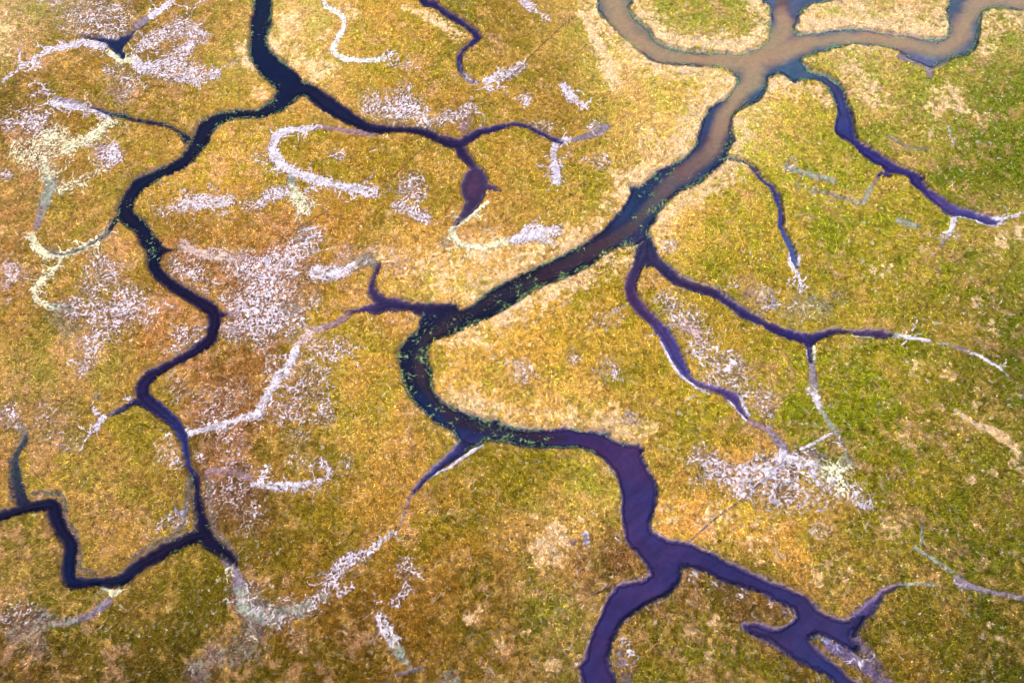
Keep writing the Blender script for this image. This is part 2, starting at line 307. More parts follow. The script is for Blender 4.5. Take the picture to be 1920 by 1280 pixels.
# ------------------------------------------------------------------ survey data: bare salt crust, mud and algae patches
# kind letter, then "L" a band through the points or "D" separate spots; points x,y,radius,cover
TYPE = dict(Z=(255, 250, 232), U=(112, 96, 128), W=(242, 231, 239), C=(250, 244, 200), G=(166, 174, 150), V=(154, 140, 152), K=(232, 200, 184), R=(168, 132, 134), B=(170, 178, 225), S=(112, 114, 86))
PATCHES = [
 ("salt_flat", "white crusted salt flat around the small triangular pond at the upper left", "W", """
W D 180,40,46,.5 150,30,36,.42 215,45,36,.42 200,18,36,.32
W L 150,80,9,.8 195,84,11,.9
W L 148,82,9,.85 110,90,8,.8 85,97,7,.8 40,125,5,.7 5,152,5,.5
C L 205,98,8,1 225,112,9,1 248,112,8,1
W L 250,108,12,.8 265,130,16,.85 300,130,18,.6 330,112,25,.62 325,140,25,.6 360,140,22,.6 405,140,14,.55
W L 258,92,12,.62 290,70,18,.6 340,50,22,.5 380,70,18,.42
W L 335,98,18,.7 352,90,14,.7 370,58,6,.6
W D 215,140,20,.4 240,155,20,.38 105,5,16,.4 270,160,10,.3
V L 257,48,9,.9 275,36,8,.9
W L 283,32,8,.9 305,15,8,.9 326,-4,7,.9"""),
 ("salt_flat", "cream and white crusted flat below the narrow dark creek at the left edge", "C", """
W D 65,230,28,.62 15,235,14,.5 45,222,16,.4 10,330,12,.5
C D 100,262,26,.85 50,285,24,.68 75,300,24,.74 90,325,17,.97 30,275,12,.5
C L 120,278,15,.85 160,265,12,.8 190,245,11,.85 205,222,7,.8
G L 80,308,12,.7 97,345,16,.85 85,375,14,.8 75,400,12,.6
W D 200,290,22,.66 216,292,14,.8 187,276,10,.5
C L 110,358,12,.55 140,345,12,.55 170,330,10,.45 195,312,6,.4
V L 75,400,8,.8 68,425,8,.9
W L 96,193,8,.8 130,199,9,.9 170,205,7,.8 205,220,5,.85
W D 82,175,11,.65 62,178,6,.5
K D 225,175,22,.36
V L 105,186,6,.85 150,194,6,.95"""),
 ("mud_bank", "cream algae-lined mud of the thin creek curling away to the left", "C", """
C L 208,418,9,.5 200,434,9,.85 181,450,9,.9 148,467,9,.95 118,479,9,1 84,475,11,1 66,459,11,1 61,440,9,1
C L 116,478,7,1 111,497,6,.95 91,517,7,.9 64,541,8,.85 67,561,8,.85 84,570,10,.8"""),
 ("salt_flat", "speckled white salt flat with a grey puddle west of the dark creek", "W", """
W D 25,510,22,.5 10,532,14,.35 45,520,15,.35 10,560,10,.3
G L 100,575,12,.7 130,578,14,.6
W D 190,500,30,.5 205,520,22,.55 170,540,25,.42 140,578,24,.6 180,585,30,.6 230,580,34,.72 270,585,25,.55 240,558,30,.5 190,610,30,.42 165,650,24,.52 160,680,20,.58 180,640,20,.5 150,695,10,.4
G D 130,612,22,.35 110,595,20,.3
V D 232,590,11,.9"""),
 ("salt_flat", "small lilac fleck patch beside the inside of the dark creek bend", "W", """
W D 345,630,24,.5 365,620,12,.5 330,652,14,.42"""),
 ("salt_flat", "broad lilac white salt flat joining the dark creek from the east", "W", """
K L 345,460,15,.78 380,478,12,.8 420,482,12,.75 450,490,16,.66
W D 335,500,25,.36 360,512,30,.38 390,530,22,.38 430,500,22,.4
W D 470,500,30,.76 520,490,30,.8 560,470,28,.72 590,440,18,.64 540,500,20,.7
G D 572,440,20,.62 560,455,14,.6
W L 590,512,22,.8 640,510,17,.88 662,500,14,.75
G L 665,492,16,.5 690,485,15,.55 700,495,12,.6
K D 650,478,22,.42 740,490,25,.38 700,475,16,.35
W D 490,545,40,.72 530,530,40,.6 470,580,35,.78 510,600,30,.84 560,590,20,.5 545,620,20,.46 430,560,20,.46 450,612,25,.7 500,632,25,.5 590,560,14,.4
G D 545,580,18,.6
R L 424,588,10,.8 445,588,12,.8
K L 415,615,8,.7 440,620,12,.75"""),
 ("salt_flat", "narrow white fleck patch lying in the golden marsh west of the pale loop", "W", """
W L 330,388,20,.5 352,382,20,.68 380,378,18,.72 415,378,13,.72 438,382,7,.6
W D 305,392,10,.4 470,385,14,.4 400,350,12,.25"""),
 ("mud_flat", "pale hook shaped mud band curling below the second dark creek", "W", """
W L 600,238,7,.85 540,245,9,.95 517,256,11,.95 511,280,13,.9 520,300,13,.95 540,318,13,.95 580,332,13,.95 620,345,12,.92 660,352,12,.85 700,360,16,.66
R L 600,238,6,.85 650,245,6,.9 700,250,7,.9
G L 545,330,11,.85 548,350,13,.85
C L 548,352,14,.85 562,378,20,.82 575,396,13,.66
W L 540,358,16,.76 505,368,16,.72 490,382,12,.55"""),
 ("salt_flat", "pair of small white fleck patches left of the purple pool", "W", """
W D 770,350,26,.58 785,365,14,.5 
W L 740,385,10,.62 770,396,13,.66 800,412,13,.62
W D 635,293,11,.6
W L 700,328,4,.5 682,345,5,.5"""),
 ("salt_flat", "lilac fleck patch on the bank just above the second dark creek", "W", """
W D 700,198,22,.6 740,205,25,.62 770,205,25,.58 790,216,17,.58 803,228,15,.62 750,188,25,.42
W L 825,226,14,.5 860,213,12,.55 885,208,16,.36
R D 868,236,10,.75 875,228,10,.5"""),
 ("mud_flat", "white tail of mud fanning from the end of the top dark creek", "W", """
W L 861,110,5,.7 863,131,5,.8 876,148,5,.85 893,155,5,.9
W L 910,152,7,.95 930,145,11,.78 950,140,15,.72 982,124,10,.5"""),
 ("salt_flat", "small elongated white patch alone in the brown grass at top centre", "W", """
W L 1055,160,10,.85 1073,183,11,.85 1102,202,5,.75"""),
 ("salt_flat", "small round pale fleck patch in the brown grass at top centre", "W", """
W D 986,185,12,.74"""),
 ("salt_flat", "small pale fleck patch at the top edge beside a faint track", "W", """
W L 975,-5,8,.7 995,15,10,.75 1004,20,6,.6
W D 1025,35,8,.45 975,125,10,.4"""),
 ("mud_flat", "forked pale mud tail at the end of the thin purple creek", "W", """
W L 1048,265,9,1 1068,262,8,.95
V L 1075,262,6,.95 1095,257,7,.9
V L 1095,257,8,.9 1122,246,12,.85 1138,238,8,.75
W L 1041,272,9,.95 1037,296,6,.75 1043,320,11,.9 1044,337,14,.88
W D 1020,240,14,.42 1115,240,14,.4 1130,300,16,.42"""),
 ("mud_flat", "cream and white mud tail curving from the purple pool to the right", "C", """
C L 913,380,4,1 890,398,5,1 866,418,6,1
C L 848,432,9,1 853,445,8,1 866,460,7,1 900,464,6,.95 927,460,7,.92 950,452,9,.9
W L 960,450,11,.92 985,442,18,.92 1015,438,18,.86 1045,432,14,.72
G D 835,455,12,.5
V L 862,408,6,.9 850,425,6,.9"""),
 ("mud_flat", "long pink-white mud trail winding from the purple side creek down to the dark creek", "W", """
R L 655,585,7,.95 646,596,8,.95 628,608,8,.95 600,616,9,.95
K L 600,616,9,.95 577,625,9,.95 560,645,9,.95
W L 556,652,9,.92 544,682,11,.88 524,705,13,.82 510,726,13,.88 494,753,13,.84 483,776,12,.92 450,785,9,.84 400,800,9,.92 352,813,8,.95
W D 610,660,28,.42 640,650,20,.46 590,700,28,.42 560,730,28,.42 600,740,20,.34 612,775,20,.44 570,780,20,.36 530,770,28,.42 440,740,30,.3 410,760,30,.36 380,740,20,.3 520,690,24,.42 330,720,20,.3 380,780,20,.3 430,820,30,.28 560,820,20,.28"""),
 ("mud_flat", "pinkish mud arc and fleck patches east of the narrow blue creek", "W", """
R L 388,886,7,.9 400,882,8,.85 437,884,8,.85 470,895,8,.84
W L 478,908,11,.76 520,912,12,.8 560,910,10,.82 590,905,8,.74 612,895,10,.74 618,880,10,.74 600,862,12,.62
W D 440,920,40,.38 400,930,20,.4 460,950,30,.32 470,980,25,.28 440,870,25,.32 560,860,20,.3 650,870,14,.4 375,858,10,.55 410,960,20,.25
W L 488,900,7,.7 500,875,7,.7"""),
 ("salt_flat", "bluish white fleck patch in the corner of the lower left creek fork", "B", """
B D 335,962,10,.6
W D 330,975,17,.58 300,985,12,.52 315,850,25,.3 330,868,14,.4"""),
 ("mud_flat", "pale forked mud tail west of the blue creek junction", "W", """
V L 230,763,7,.9 208,776,7,.9
W L 196,782,9,.95 187,790,10,.97 180,803,8,.85 164,818,6,.72
W L 183,776,9,.8 176,765,8,.65
G D 181,745,8,.5
W D 100,790,40,.27 130,825,25,.27 235,745,6,.5"""),
 ("mud_flat", "grey green mud at the head of the shallow creek on the left edge", "G", """
W D 18,775,17,.55 35,792,12,.5
G L 33,795,11,.5 48,812,9,.6 40,832,8,.45"""),
 ("mud_flat", "grey green muddy swale below the lower left creek bend", "G", """
W D 15,1160,18,.5 45,1148,20,.52
G D 80,1157,20,.7 60,1175,30,.6 30,1190,26,.5 70,1215,26,.46 20,1220,16,.3
G L 105,1166,12,.6 140,1163,11,.75
V L 140,1163,11,.85 175,1149,10,.88 202,1128,11,.9
C L 190,1101,4,1 205,1106,5,1
C L 210,1112,9,1 224,1108,7,1"""),
 ("mud_flat", "wide grey green mud swath sweeping from the creek end across the lower left", "G", """
V L 420,1050,9,.8 437,1066,11,.9 446,1085,14,.9
C D 436,1061,6,1
V L 446,1085,16,.85 452,1105,18,.85
G L 450,1105,18,.7 455,1136,22,.72 480,1150,25,.74 514,1154,24,.74 557,1144,20,.7 591,1127,17,.66 612,1110,15,.6
W L 455,1095,12,.5 465,1130,14,.45 500,1165,10,.62 540,1160,9,.6 575,1145,10,.6 600,1125,10,.55
W L 600,1118,16,.6 622,1085,16,.7 640,1062,17,.76 665,1045,16,.74 698,1030,12,.7 718,1012,7,.65 742,996,6,.6
W L 635,1115,8,.6 661,1100,8,.7
G L 742,996,4,.6 750,985,3,.5 757,966,3,.5 
G D 476,1185,22,.62 455,1215,24,.55 405,1230,26,.6 372,1258,24,.62 440,1240,18,.5 480,1225,14,.4
G D 455,1120,26,.6 480,1150,28,.66 520,1156,26,.64
C D 490,1205,10,.3 505,1215,8,.3
V D 510,1157,9,.6 492,1162,6,.7
W D 470,1100,14,.4 545,1130,16,.4 500,1140,14,.3"""),
 ("mud_flat", "small grey fleck patch near the middle of the bottom edge", "W", """
W D 764,1066,17,.55 780,1075,12,.5 760,1050,8,.35
W L 765,1090,8,.4 755,1115,10,.6 742,1130,13,.62
W L 712,1160,16,.7 722,1180,18,.76 735,1200,17,.74
G L 735,1200,16,.8 745,1220,14,.74 760,1238,8,.6 772,1253,6,.5
V L 740,1266,3,.9 770,1258,4,.9 798,1249,2.5,.8
G D 843,1273,18,.6 700,1200,10,.4"""),
 ("salt_flat", "large bright white salt flat between the right hand creeks", "W", """
W D 1310,845,14,.6 1330,865,20,.62 1360,885,25,.78 1395,892,28,.95 1430,878,25,.9 1400,918,22,.85 1450,910,30,.74 1480,890,25,.72 1530,900,25,.62 1500,930,30,.52 1460,940,25,.46 1540,940,20,.32 1320,900,20,.36 1300,862,14,.34
V L 1440,803,8,.85 1458,826,10,.85 1472,845,14,.85
V D 1515,858,20,.85
G D 1538,862,16,.7 1590,868,14,.8
C D 1560,885,22,.9 1580,905,16,.7
W L 1470,858,20,.9 1500,868,16,.9 1530,870,14,.8
W D 1560,915,22,.62 1600,922,18,.66 1622,942,13,.76 1545,995,18,.42 1530,985,10,.4
W L 1560,812,3,1 1530,828,3.4,1 1500,843,3,1
W L 1490,850,3,.9 1450,885,3,1 1430,903,4,.9"""),
 ("salt_flat", "speckled white patch along the east bank of the left fork", "W", """
W D 1270,600,22,.5 1260,575,22,.46 1320,650,25,.6 1340,680,25,.6 1370,680,22,.5 1380,710,20,.5 1345,708,18,.5 1300,590,18,.42 1240,560,14,.4 1300,660,12,.6 1392,735,16,.5 1430,750,25,.42 1440,772,15,.5
K L 1285,608,14,.72 1305,622,16,.8 1310,635,12,.7
W L 1240,640,3,.8 1247,652,3.5,.95 1262,685,3.5,1 1280,706,4,1 1305,725,3.5,.95 1330,737,3,.8
W L 1365,749,3,.95 1381,765,3.4,1 1398,786,4,1
W L 1388,742,3,.9 1395,760,3.4,1 1404,778,4,1
R L 1404,788,7,.9 1425,800,7,.9 1440,806,6,.9"""),
 ("salt_flat", "lilac fleck patch north of the right fork", "W", """
B D 1448,568,12,.55
W D 1430,560,20,.52 1420,545,15,.42
R D 1410,545,22,.4
G D 1500,570,25,.42 1540,577,20,.36 1480,582,18,.4 1520,560,14,.44 1572,555,14,.42
W D 1510,585,16,.4 1260,460,14,.5 1380,530,10,.25"""),
 ("mud_flat", "white tip at the end of the thin violet creek", "W", """
W L 1482,465,3,.7 1481,490,3.5,1 1488,503,6,1 1496,512,7,1 1502,530,5,.95 1505,548,9,.45
W L 1499,476,3,.9 1498,495,3.4,1"""),
 ("mud_flat", "thin grey green mud streaks north of the violet creek", "G", """
W D 1474,316,6,.6
G L 1475,314,7,.75 1510,325,7,.85 1540,333,8,.85 1565,340,6,.7
G L 1482,296,2.5,.6 1472,314,3,.7
G D 1495,348,10,.4
R L 1648,328,4,.9 1638,346,4,.75
G L 1637,346,5,.8 1628,362,8,.85 1622,376,8,.8
G L 1612,380,7,.6 1580,370,6,.5 1520,355,6,.45
G L 1665,255,3,.5 1700,275,4,.6 1740,280,3,.4
W L 1778,238,2,.6 1784,258,2.5,.7 1789,270,2,.5"""),
 ("mud_flat", "small blue-grey mud smear alone in the green marsh at right", "G", """
G L 1686,414,8,.85 1704,420,9,.85 1722,426,6,.7"""),
 ("mud_flat", "white rimmed mud tip of the right hand violet creek", "W", """
V L 1785,395,9,.9 1788,404,7,.9
W L 1790,408,6,1 1787,424,6,1 1780,438,6,.85
V L 1780,440,6,.9 1772,450,5,.8 1762,462,3,.6
W L 1795,405,2.6,1 1816,409,3,1 1843,418,3,1 1867,422,4,1 1880,411,4,1
W L 1865,412,9,.9 1885,410,5,.8 1905,404,3.4,.8 1930,395,3,.7
V L 1800,394,7,.8 1830,402,9,.9 1860,410,9,.9"""),
 ("mud_flat", "pale mud tail tapering east from the right fork", "W", """
G L 1664,626,6,.8 1680,628,7,.9
W L 1680,628,6,.95 1712,634,5,1 1742,640,5,1
G L 1760,643,5,.9 1778,646,5,.95
V L 1790,650,5,.9 1812,656,5,.95
W L 1812,657,4.5,.9 1843,670,4,.95 1870,687,3,.9 1892,706,2,.6
C L 1598,629,2.4,.9 1620,631,2.6,1 1640,633,2,.8"""),
 ("mud_flat", "grey mud tail running south from the right fork", "V", """
W L 1513,650,3,.9 1516,668,3,1 
C L 1526,650,2.6,.9 1527,665,3,1 1528,678,3,.9
V L 1521,676,7,.9 1524,699,9,.86 1526,725,10,.86
W L 1520,728,12,.7 1528,742,11,.86 1535,760,8,.9
G L 1535,762,8,.9 1551,789,7,.88 1568,812,8,.78
W D 1578,828,8,.6
G L 1568,812,5,.7 1580,835,4,.6 1592,862,4,.6"""),
 ("salt_flat", "sparse lilac flecks in the golden tongue of marsh inside the main bend", "W", """
W D 980,700,20,.5 985,688,14,.5 1075,670,12,.5 1140,695,25,.32 1150,690,12,.48 1180,785,14,.5 1130,600,20,.26 1150,590,20,.3"""),
 ("mud_flat", "lilac mud wedge tapering to the lower right edge", "V", """
V L 1795,1082,10,.85 1803,1093,14,.92 1820,1100,10,.95 1850,1108,8,.95 1890,1115,7,.95 1930,1124,6,.95
W D 1805,1095,10,.6
G L 1785,1072,4,.85 1750,1048,4,.85 1715,1025,3.4,.85
G L 1727,1020,3,.85 1729,995,2.5,.8 1728,972,2.5,.7
G L 1689,1096,5,.8 1720,1094,5,.7 1757,1097,4,.5
R L 1612,1158,10,.55 1638,1128,10,.6 1655,1108,9,.75 1685,1096,6,.8"""),
 ("mud_bank", "blue-white muddy spit between the lower right channels", "W", """
B D 1552,1200,11,.75 1535,1192,8,.6
W D 1530,1188,9,.7
U L 1553,1208,12,.9 1590,1230,16,.95 1625,1252,17,.9 1655,1275,17,.8 1700,1310,14,.7
U L 1606,1198,12,.75 1625,1225,13,.75 1650,1250,12,.6
U L 1393,1172,10,.65 1418,1190,9,.65 1460,1215,7,.55 1500,1240,6,.5
U L 1600,1150,8,.6 1632,1122,7,.6
B L 1545,1198,5,.8 1570,1212,6,.7
W L 1595,1226,7,.55 1620,1245,9,.5
W D 1475,1143,14,.5
B D 1472,1143,7,.6"""),
 ("mud_bank", "speckled pale mud flecks scattered along the banks of the bottom creek", "V", """
V D 1166,1242,13,.8 1162,1222,9,.75 1172,1270,13,.7
W D 1295,1078,12,.4 1345,1092,12,.36 1395,1112,14,.36 1450,1128,12,.42 1175,1160,8,.3 1230,1135,10,.3 1140,880,10,.3 1160,1010,8,.28 1235,1000,8,.3
W D 1172,1205,11,.5 1178,1225,8,.7 1183,1245,7,.5"""),
 ("mud_bank", "lilac mud slope in the small bay of the wide brown channel", "V", """
V L 1690,105,9,.9 1720,114,11,.95 1745,122,11,.95 1775,112,9,.9
V L 1742,128,11,.9 1744,142,7,.7
V L 1500,3,7,.8 1540,-2,7,.8 1570,-12,7,.8"""),
 ("mud_bank", "white rim of mud along the short creek off the main bend", "W", """
W L 905,833,3,.9 892,841,3.4,1 868,858,3.4,1 845,875,3,1 822,886,3.4,.95 800,896,4,.8
R L 795,900,7,.85 780,918,6,.9 769,931,5,.9 760,953,3,.8
G L 758,960,3,.6 755,975,3,.45"""),
 ("mud_flat", "bright white winding mud strip at the top, left of centre", "C", """
Z L 604,-60,6,1 606,0,6,1 611,13,6,1 634,24,6,1 646,37,7,1 643,54,7,1 632,74,7,1 624,91,7,1 631,104,7.5,1 648,111,7.5,1 681,113,7,1 706,113,7,.97 722,107,6,.85
W D 728,104,8,.6 745,120,7,.4 765,123,8,.35"""),
 ("mud_hollow", "small lavender grey mud hollow ringed by dark grass near the lower middle", "V", """
V L 1095,1000,6,1 1100,1012,8,1
W L 1091,1003,2.5,.8 1101,996,2.5,.9 1103,1008,2.5,.9
W L 1098,1017,4,1 1104,1015,3,1"""),
 ("mud_bank", "grey olive muddy scrub margin around the lower left creek fork", "S", """
S L 354,895,7,.6 352,940,8,.7 345,982,8,.7 325,1006,8,.65 290,1020,8,.6 250,1042,8,.55
S L 388,892,7,.6 394,950,7,.6 404,995,7,.6 428,1022,8,.65 445,1045,7,.6"""),
 ("mud_bank", "grey olive muddy scrub margin along the stepped creek at the lower left edge", "S", """
S L 62,925,6,.6 85,922,7,.7 112,924,7,.7 122,945,7,.6 122,975,7,.6 142,995,7,.6 150,1030,6,.5 148,1065,7,.6 180,1074,5,.5
S L 20,935,6,.6 20,900,7,.6 18,860,6,.5"""),
 ("mud_hollow", "dull purple mud hollow left of the lavender one", "R", """
R D 1074,1015,7,.95"""),
]

# bleached straw grass (spots/bands), rusty glasswort, both plants
STRAW = """
D 1785,180,25,.6 1765,190,25,.55 1805,205,14,.5 1860,50,25,.5 1850,90,16,.5 1620,165,30,.5 1650,190,25,.4 1595,130,20,.6 1600,40,50,.6 1520,45,25,.65 1700,50,50,.6 1840,225,20,.4 1750,260,14,.3
L 1205,40,10,.7 1240,70,12,.85 1290,80,14,.9 1360,86,14,.9 1410,78,13,.8 1432,60,11,.7
L 1092,28,10,.75 1110,60,11,.85 1130,100,14,.85 1152,150,18,.85
L 1505,52,12,.8 1560,44,14,.85 1620,44,14,.85 1700,54,14,.8 1765,58,12,.8
D 1340,150,30,.55 1368,158,15,.75 1310,190,30,.5 1290,240,25,.7 1270,270,25,.7 1220,270,30,.4 1180,340,30,.4 1385,230,14,.9 1400,255,16,.7 1320,355,20,.6 1290,375,14,.6 1450,160,14,.8 1530,170,16,.6 1550,190,14,.6 1260,395,14,.5 1245,430,12,.4
D 540,50,30,.5 515,90,22,.65 600,130,30,.6 600,60,20,.4 660,25,15,.5 470,118,16,.9 455,95,14,.6 560,110,25,.5 -10,60,40,.4 490,175,18,.4
L 755,14,6,.75 780,22,7,.6 830,45,12,.6 860,66,14,.6
D 900,500,60,.4 820,520,50,.4 1040,470,40,.4 720,480,20,.3
D 1040,990,16,.7 1020,1020,22,.7 1060,1010,16,.6 1045,1050,20,.6 1090,975,8,.5 880,1160,14,.7 898,1140,10,.6 940,1210,14,.6 1010,1050,12,.5 985,1190,10,.4 1035,1240,16,.6 1005,1235,10,.5 1290,1180,14,.4 1340,1170,14,.4 1330,1230,14,.3 970,1000,14,.4 1000,970,10,.4
D 1880,450,16,.6 1910,440,14,.6 1870,475,12,.4 1830,570,14,.6 1870,615,12,.5 1860,610,10,.5 1640,505,30,.35 1660,510,10,.5 1730,470,10,.3 1780,700,14,.3 1660,765,10,.5 1720,690,14,.3
L 1790,770,4,.85 1830,795,5,.95 1870,810,6,.9
L 1870,810,7,.6 1900,835,8,.7 1915,870,8,.6
D 1830,760,10,.5 1910,870,14,.6 1860,890,10,.5 1700,830,20,.3 1820,900,10,.5 1890,990,10,.5 1900,1040,10,.5 1830,985,10,.4 1680,990,25,.35 1880,1195,12,.5 1850,1175,10,.4 1930,1050,14,.5
D 1340,975,40,.4 1420,1010,40,.3 1270,960,30,.35 1560,1080,40,.3 1640,1070,14,.4"""
RUST = """
D 1140,900,18,.7 1150,1000,22,.7 1160,1050,26,.8 1300,1085,20,.8 1400,1130,40,.5 1230,1140,20,.5 1290,1120,25,.5 1540,1225,16,.8 1455,1150,16,.6 1240,870,12,.6 1500,1270,30,.5 1160,840,14,.6 1180,850,10,.7
D 440,930,60,.6 420,760,60,.45 350,500,50,.55 480,560,60,.55 420,870,50,.6 130,800,60,.35 90,290,60,.4 330,560,50,.35 580,530,50,.4 700,480,50,.3 760,210,50,.4 850,215,40,.5 190,50,60,.4 300,110,60,.4 1080,300,40,.2 1060,240,60,.3 320,160,50,.3
D 1350,640,60,.35 1290,600,40,.3 1450,560,50,.4 1330,890,60,.4 1400,850,60,.35 1210,700,40,.1 900,600,10,.1 985,700,40,.3
D 560,100,1,.1 350,410,60,.3 480,420,60,.3 300,410,30,.3"""

def soft(points, band):
    """cover field of spots or a band: list of (window, value) merged with max"""
    if band:
        p = np.array(points, float)
        for a, b in zip(p[:-1], p[1:]):
            m = max(a[2], b[2]) * 1.8 + 2
            W = window(min(a[0], b[0]) - m, max(a[0], b[0]) + m, min(a[1], b[1]) - m, max(a[1], b[1]) + m)
            if W is None: continue
            d, t = seg(W, a, b)
            r = a[2] + (b[2] - a[2]) * t
            s = a[3] + (b[3] - a[3]) * t
            yield W, s, d / r
    else:
        for a in points:
            m = a[2] * 1.9 + 2
            W = window(a[0] - m, a[0] + m, a[1] - m, a[1] + m)
            if W is None: continue
            yield W, a[3], np.hypot(UU[W] - a[0], VV[W] - a[1]) / a[2]

def lines(txt):
    for l in txt.strip().splitlines():
        l = l.strip()
        if l: yield l

warp = (fbm(GX, GY, 3.2, 21, 3) - .5) * 1.1
def field(txt):
    f = np.zeros((NV, NU), np.float32)
    for l in lines(txt):
        mode, rest = l[0], l[1:]
        for W, s, q in soft(P(rest), mode == 'L'):
            f[W] = np.maximum(f[W], s * (1 - sm(.35, 1.6, q + warp[W] * .7)))
    return f

cover = np.zeros((NV, NU), np.float32)
best = np.zeros((NV, NU), np.float32)
pid = np.full((NV, NU), -1, np.int16)
softw = np.zeros((NV, NU), np.float32); pcol = np.zeros((NV, NU, 3), np.float32); pw = np.full((NV, NU), 1e-6, np.float32)
rv = random.Random(21)
veins = []
def make_veins(pts, mode, kind, k):
    """thin branching runnels of bare mud that wander out of a bare patch into the grass"""
    seeds = []
    if mode == 'D':
        for x, y, r, s in pts:
            for _ in range(int(r * s * .62 + .5)):
                a, q = rv.uniform(0, 6.283), r * math.sqrt(rv.random())
                seeds.append((x + q * math.cos(a) * 1.1, y + q * math.sin(a) * .9, rv.uniform(0, 6.283), s))
    else:
        for a, b in zip(pts[:-1], pts[1:]):
            L = math.hypot(b[0] - a[0], b[1] - a[1])
            if max(a[2], b[2]) < 4.5: continue
            for _ in range(int(L / 7.0)):
                t = rv.random(); r = a[2] + (b[2] - a[2]) * t
                th = math.atan2(b[1] - a[1], b[0] - a[0]) + rv.choice((-1, 1)) * rv.uniform(.5, 1.5)
                seeds.append((a[0] + (b[0] - a[0]) * t + math.cos(th) * r * .6, a[1] + (b[1] - a[1]) * t + math.sin(th) * r * .6, th, a[3]))
    out = []
    while seeds:
        x, y, th, s = seeds.pop()
        n = rv.randint(2, 4); w0 = rv.uniform(1.1, 2.0)
        line = [(x, y, w0, min(1, s + .3))]
        for i in range(n):
            th += rv.gauss(0, .55); st = rv.uniform(3, 7.5)
            x += math.cos(th) * st; y += math.sin(th) * st * .85
            line.append((x, y, w0 * (1 - .6 * (i + 1) / n), min(1, s + .3) * (1 - .25 * (i + 1) / n)))
            if rv.random() < .22 and s > .2: seeds.append((x, y, th + rv.choice((-1, 1)) * rv.uniform(.6, 1.2), s * .7))
        out.append((kind, k, line))
    return out
kn = {t: vnoise(GX, GY, .75, 300 + 7 * i) for i, t in enumerate(sorted(TYPE))}
for k, (nm, lab, _, txt) in enumerate(PATCHES):
    for l in lines(txt):
        kind, mode, rest = l[0], l[2], l[3:]
        c = lin(TYPE[kind]).astype(np.float32)
        pts = P(rest)
        if mode == 'L': pts = [(x, y, r * (1.0 if r < 4.5 else .78), s) for x, y, r, s in pts]
        if kind in 'WBCK': veins += make_veins(pts, mode, kind, k)
        if mode == 'D': pts = [(x, y, r, s * .74) for x, y, r, s in pts]
        for W, s, q in soft(pts, mode == 'L'):
            qq = q + warp[W] * (.55 if mode == 'D' else .35)
            v = (s * (1 - sm(.3 if mode == 'D' else .45, 1.7 if mode == 'D' else 1.45, qq))).astype(np.float32)
            cover[W] = np.maximum(cover[W], v)
            up = v > best[W]
            best[W] = np.where(up, v, best[W])
            pid[W] = np.where(up & (v > .22), k, pid[W])
            wv = v ** 3 * (kn[kind][W] ** 3 + .02)
            pcol[W] += wv[..., None] * c; pw[W] += wv; softw[W] += wv * (kind in 'VGRKSU')
for kind, k, line in veins:
    c = lin(TYPE[kind]).astype(np.float32)
    for W, s, q in soft(line, True):
        v = (s * (1 - sm(.5, 1.6, q))).astype(np.float32)
        cover[W] = np.maximum(cover[W], v)
        wv = v ** 3 * .5
        pcol[W] += wv[..., None] * c; pw[W] += wv
pcol /= pw[..., None]; softw /= pw
straw = field(STRAW); rust = field(RUST)

# flecks: a branching network of small bare spots where the cover is partial
n_a = fbm(GX, GY, 1.0, 41, 2, .8)
n_r = np.clip(np.abs(vnoise(GX, GY, .38, 57) - .5) * 2.4, 0, 1)
n_b = vnoise(GX, GY, .16, 77)
fl = .14 * n_a + .38 * n_r + .48 * n_b
_q = np.quantile(fl[::9, ::9], np.linspace(0, 1, 257)); fl = np.interp(fl, _q, np.linspace(0, 1, 257)).astype(np.float32)   # even spread 0..1
bare = sm(-.20 - .25 * softw, .28 + .25 * softw, cover * 1.04 - fl) * (cover > .03)
n_s = .5 * fbm(GX, GY, .9, 91, 2) + .5 * vnoise(GX, GY, .42, 95)
n_s = np.clip((n_s - .2) / .6, 0, 1)
_b = np.minimum(main_sd, 0) * MPP
auto = sm(-6.0, -.8, _b) * .56 * np.maximum(sm(770, 900, UU) * (1 - sm(800, 840, VV)), .0) * (1 - sm(1460, 1560, UU) * sm(60, 120, VV)) * (.55 + .9 * fbm(GX, GY, 5., 93, 3))
straw = np.maximum(straw, auto.astype(np.float32))
straw_f = sm(-.34, .30, straw * .95 - n_s) * sm(.02, .2, straw)
# stray bleached specks, commoner to the east
speck = sm(.80, .9, vnoise(GX, GY, .5, 103) * (.86 + .1 * fbm(GX, GY, 9, 111, 2) + .05 * sm(700, 1700, UU)))
speck = np.maximum(speck * .75, sm(.25, .8, straw) * sm(.62, .8, vnoise(GX, GY, .4, 119)))
speck = np.maximum(speck, sm(.8, .92, vnoise(GX, GY, .36, 107)) * .3)

# ------------------------------------------------------------------ plant and soil colours (albedo)
VEG = [(x, y) + tuple(c * (1.0 + .10 * min(1, max(0, (x - 1000) / 300)) + .05 * (y > 900)) for c in (r, g, b)) for x, y, r, g, b in VEG]
veg = idw(VEG, 62.0) / K
veg = veg * np.array([.94, 1.16, 1.0], np.float32) + np.array([0, 0, .005], np.float32)
_l = veg.mean(-1, keepdims=True); veg = veg * (_l / np.median(_l)) ** .34
lum = lambda c: (c @ np.array([.3, .59, .11], np.float32))[..., None]
n1 = fbm(GX, GY, 4.2, 131, 4, .65)[..., None]
n2 = fbm(GX, GY, 1.3, 151, 3, .7)[..., None]
n3 = vnoise(GX, GY, .5, 171)[..., None]
n4 = fbm(GX, GY, 14., 181, 3)[..., None]
green = veg * np.array([.79, .91, .6], np.float32)
orange = veg * np.array([1.12, 1.0, 1.15], np.float32)
gmix = sm(.34, .66, .5 * n1 + .25 * n2 + .25 * n4)
vcol = orange * (1 - gmix) + green * gmix
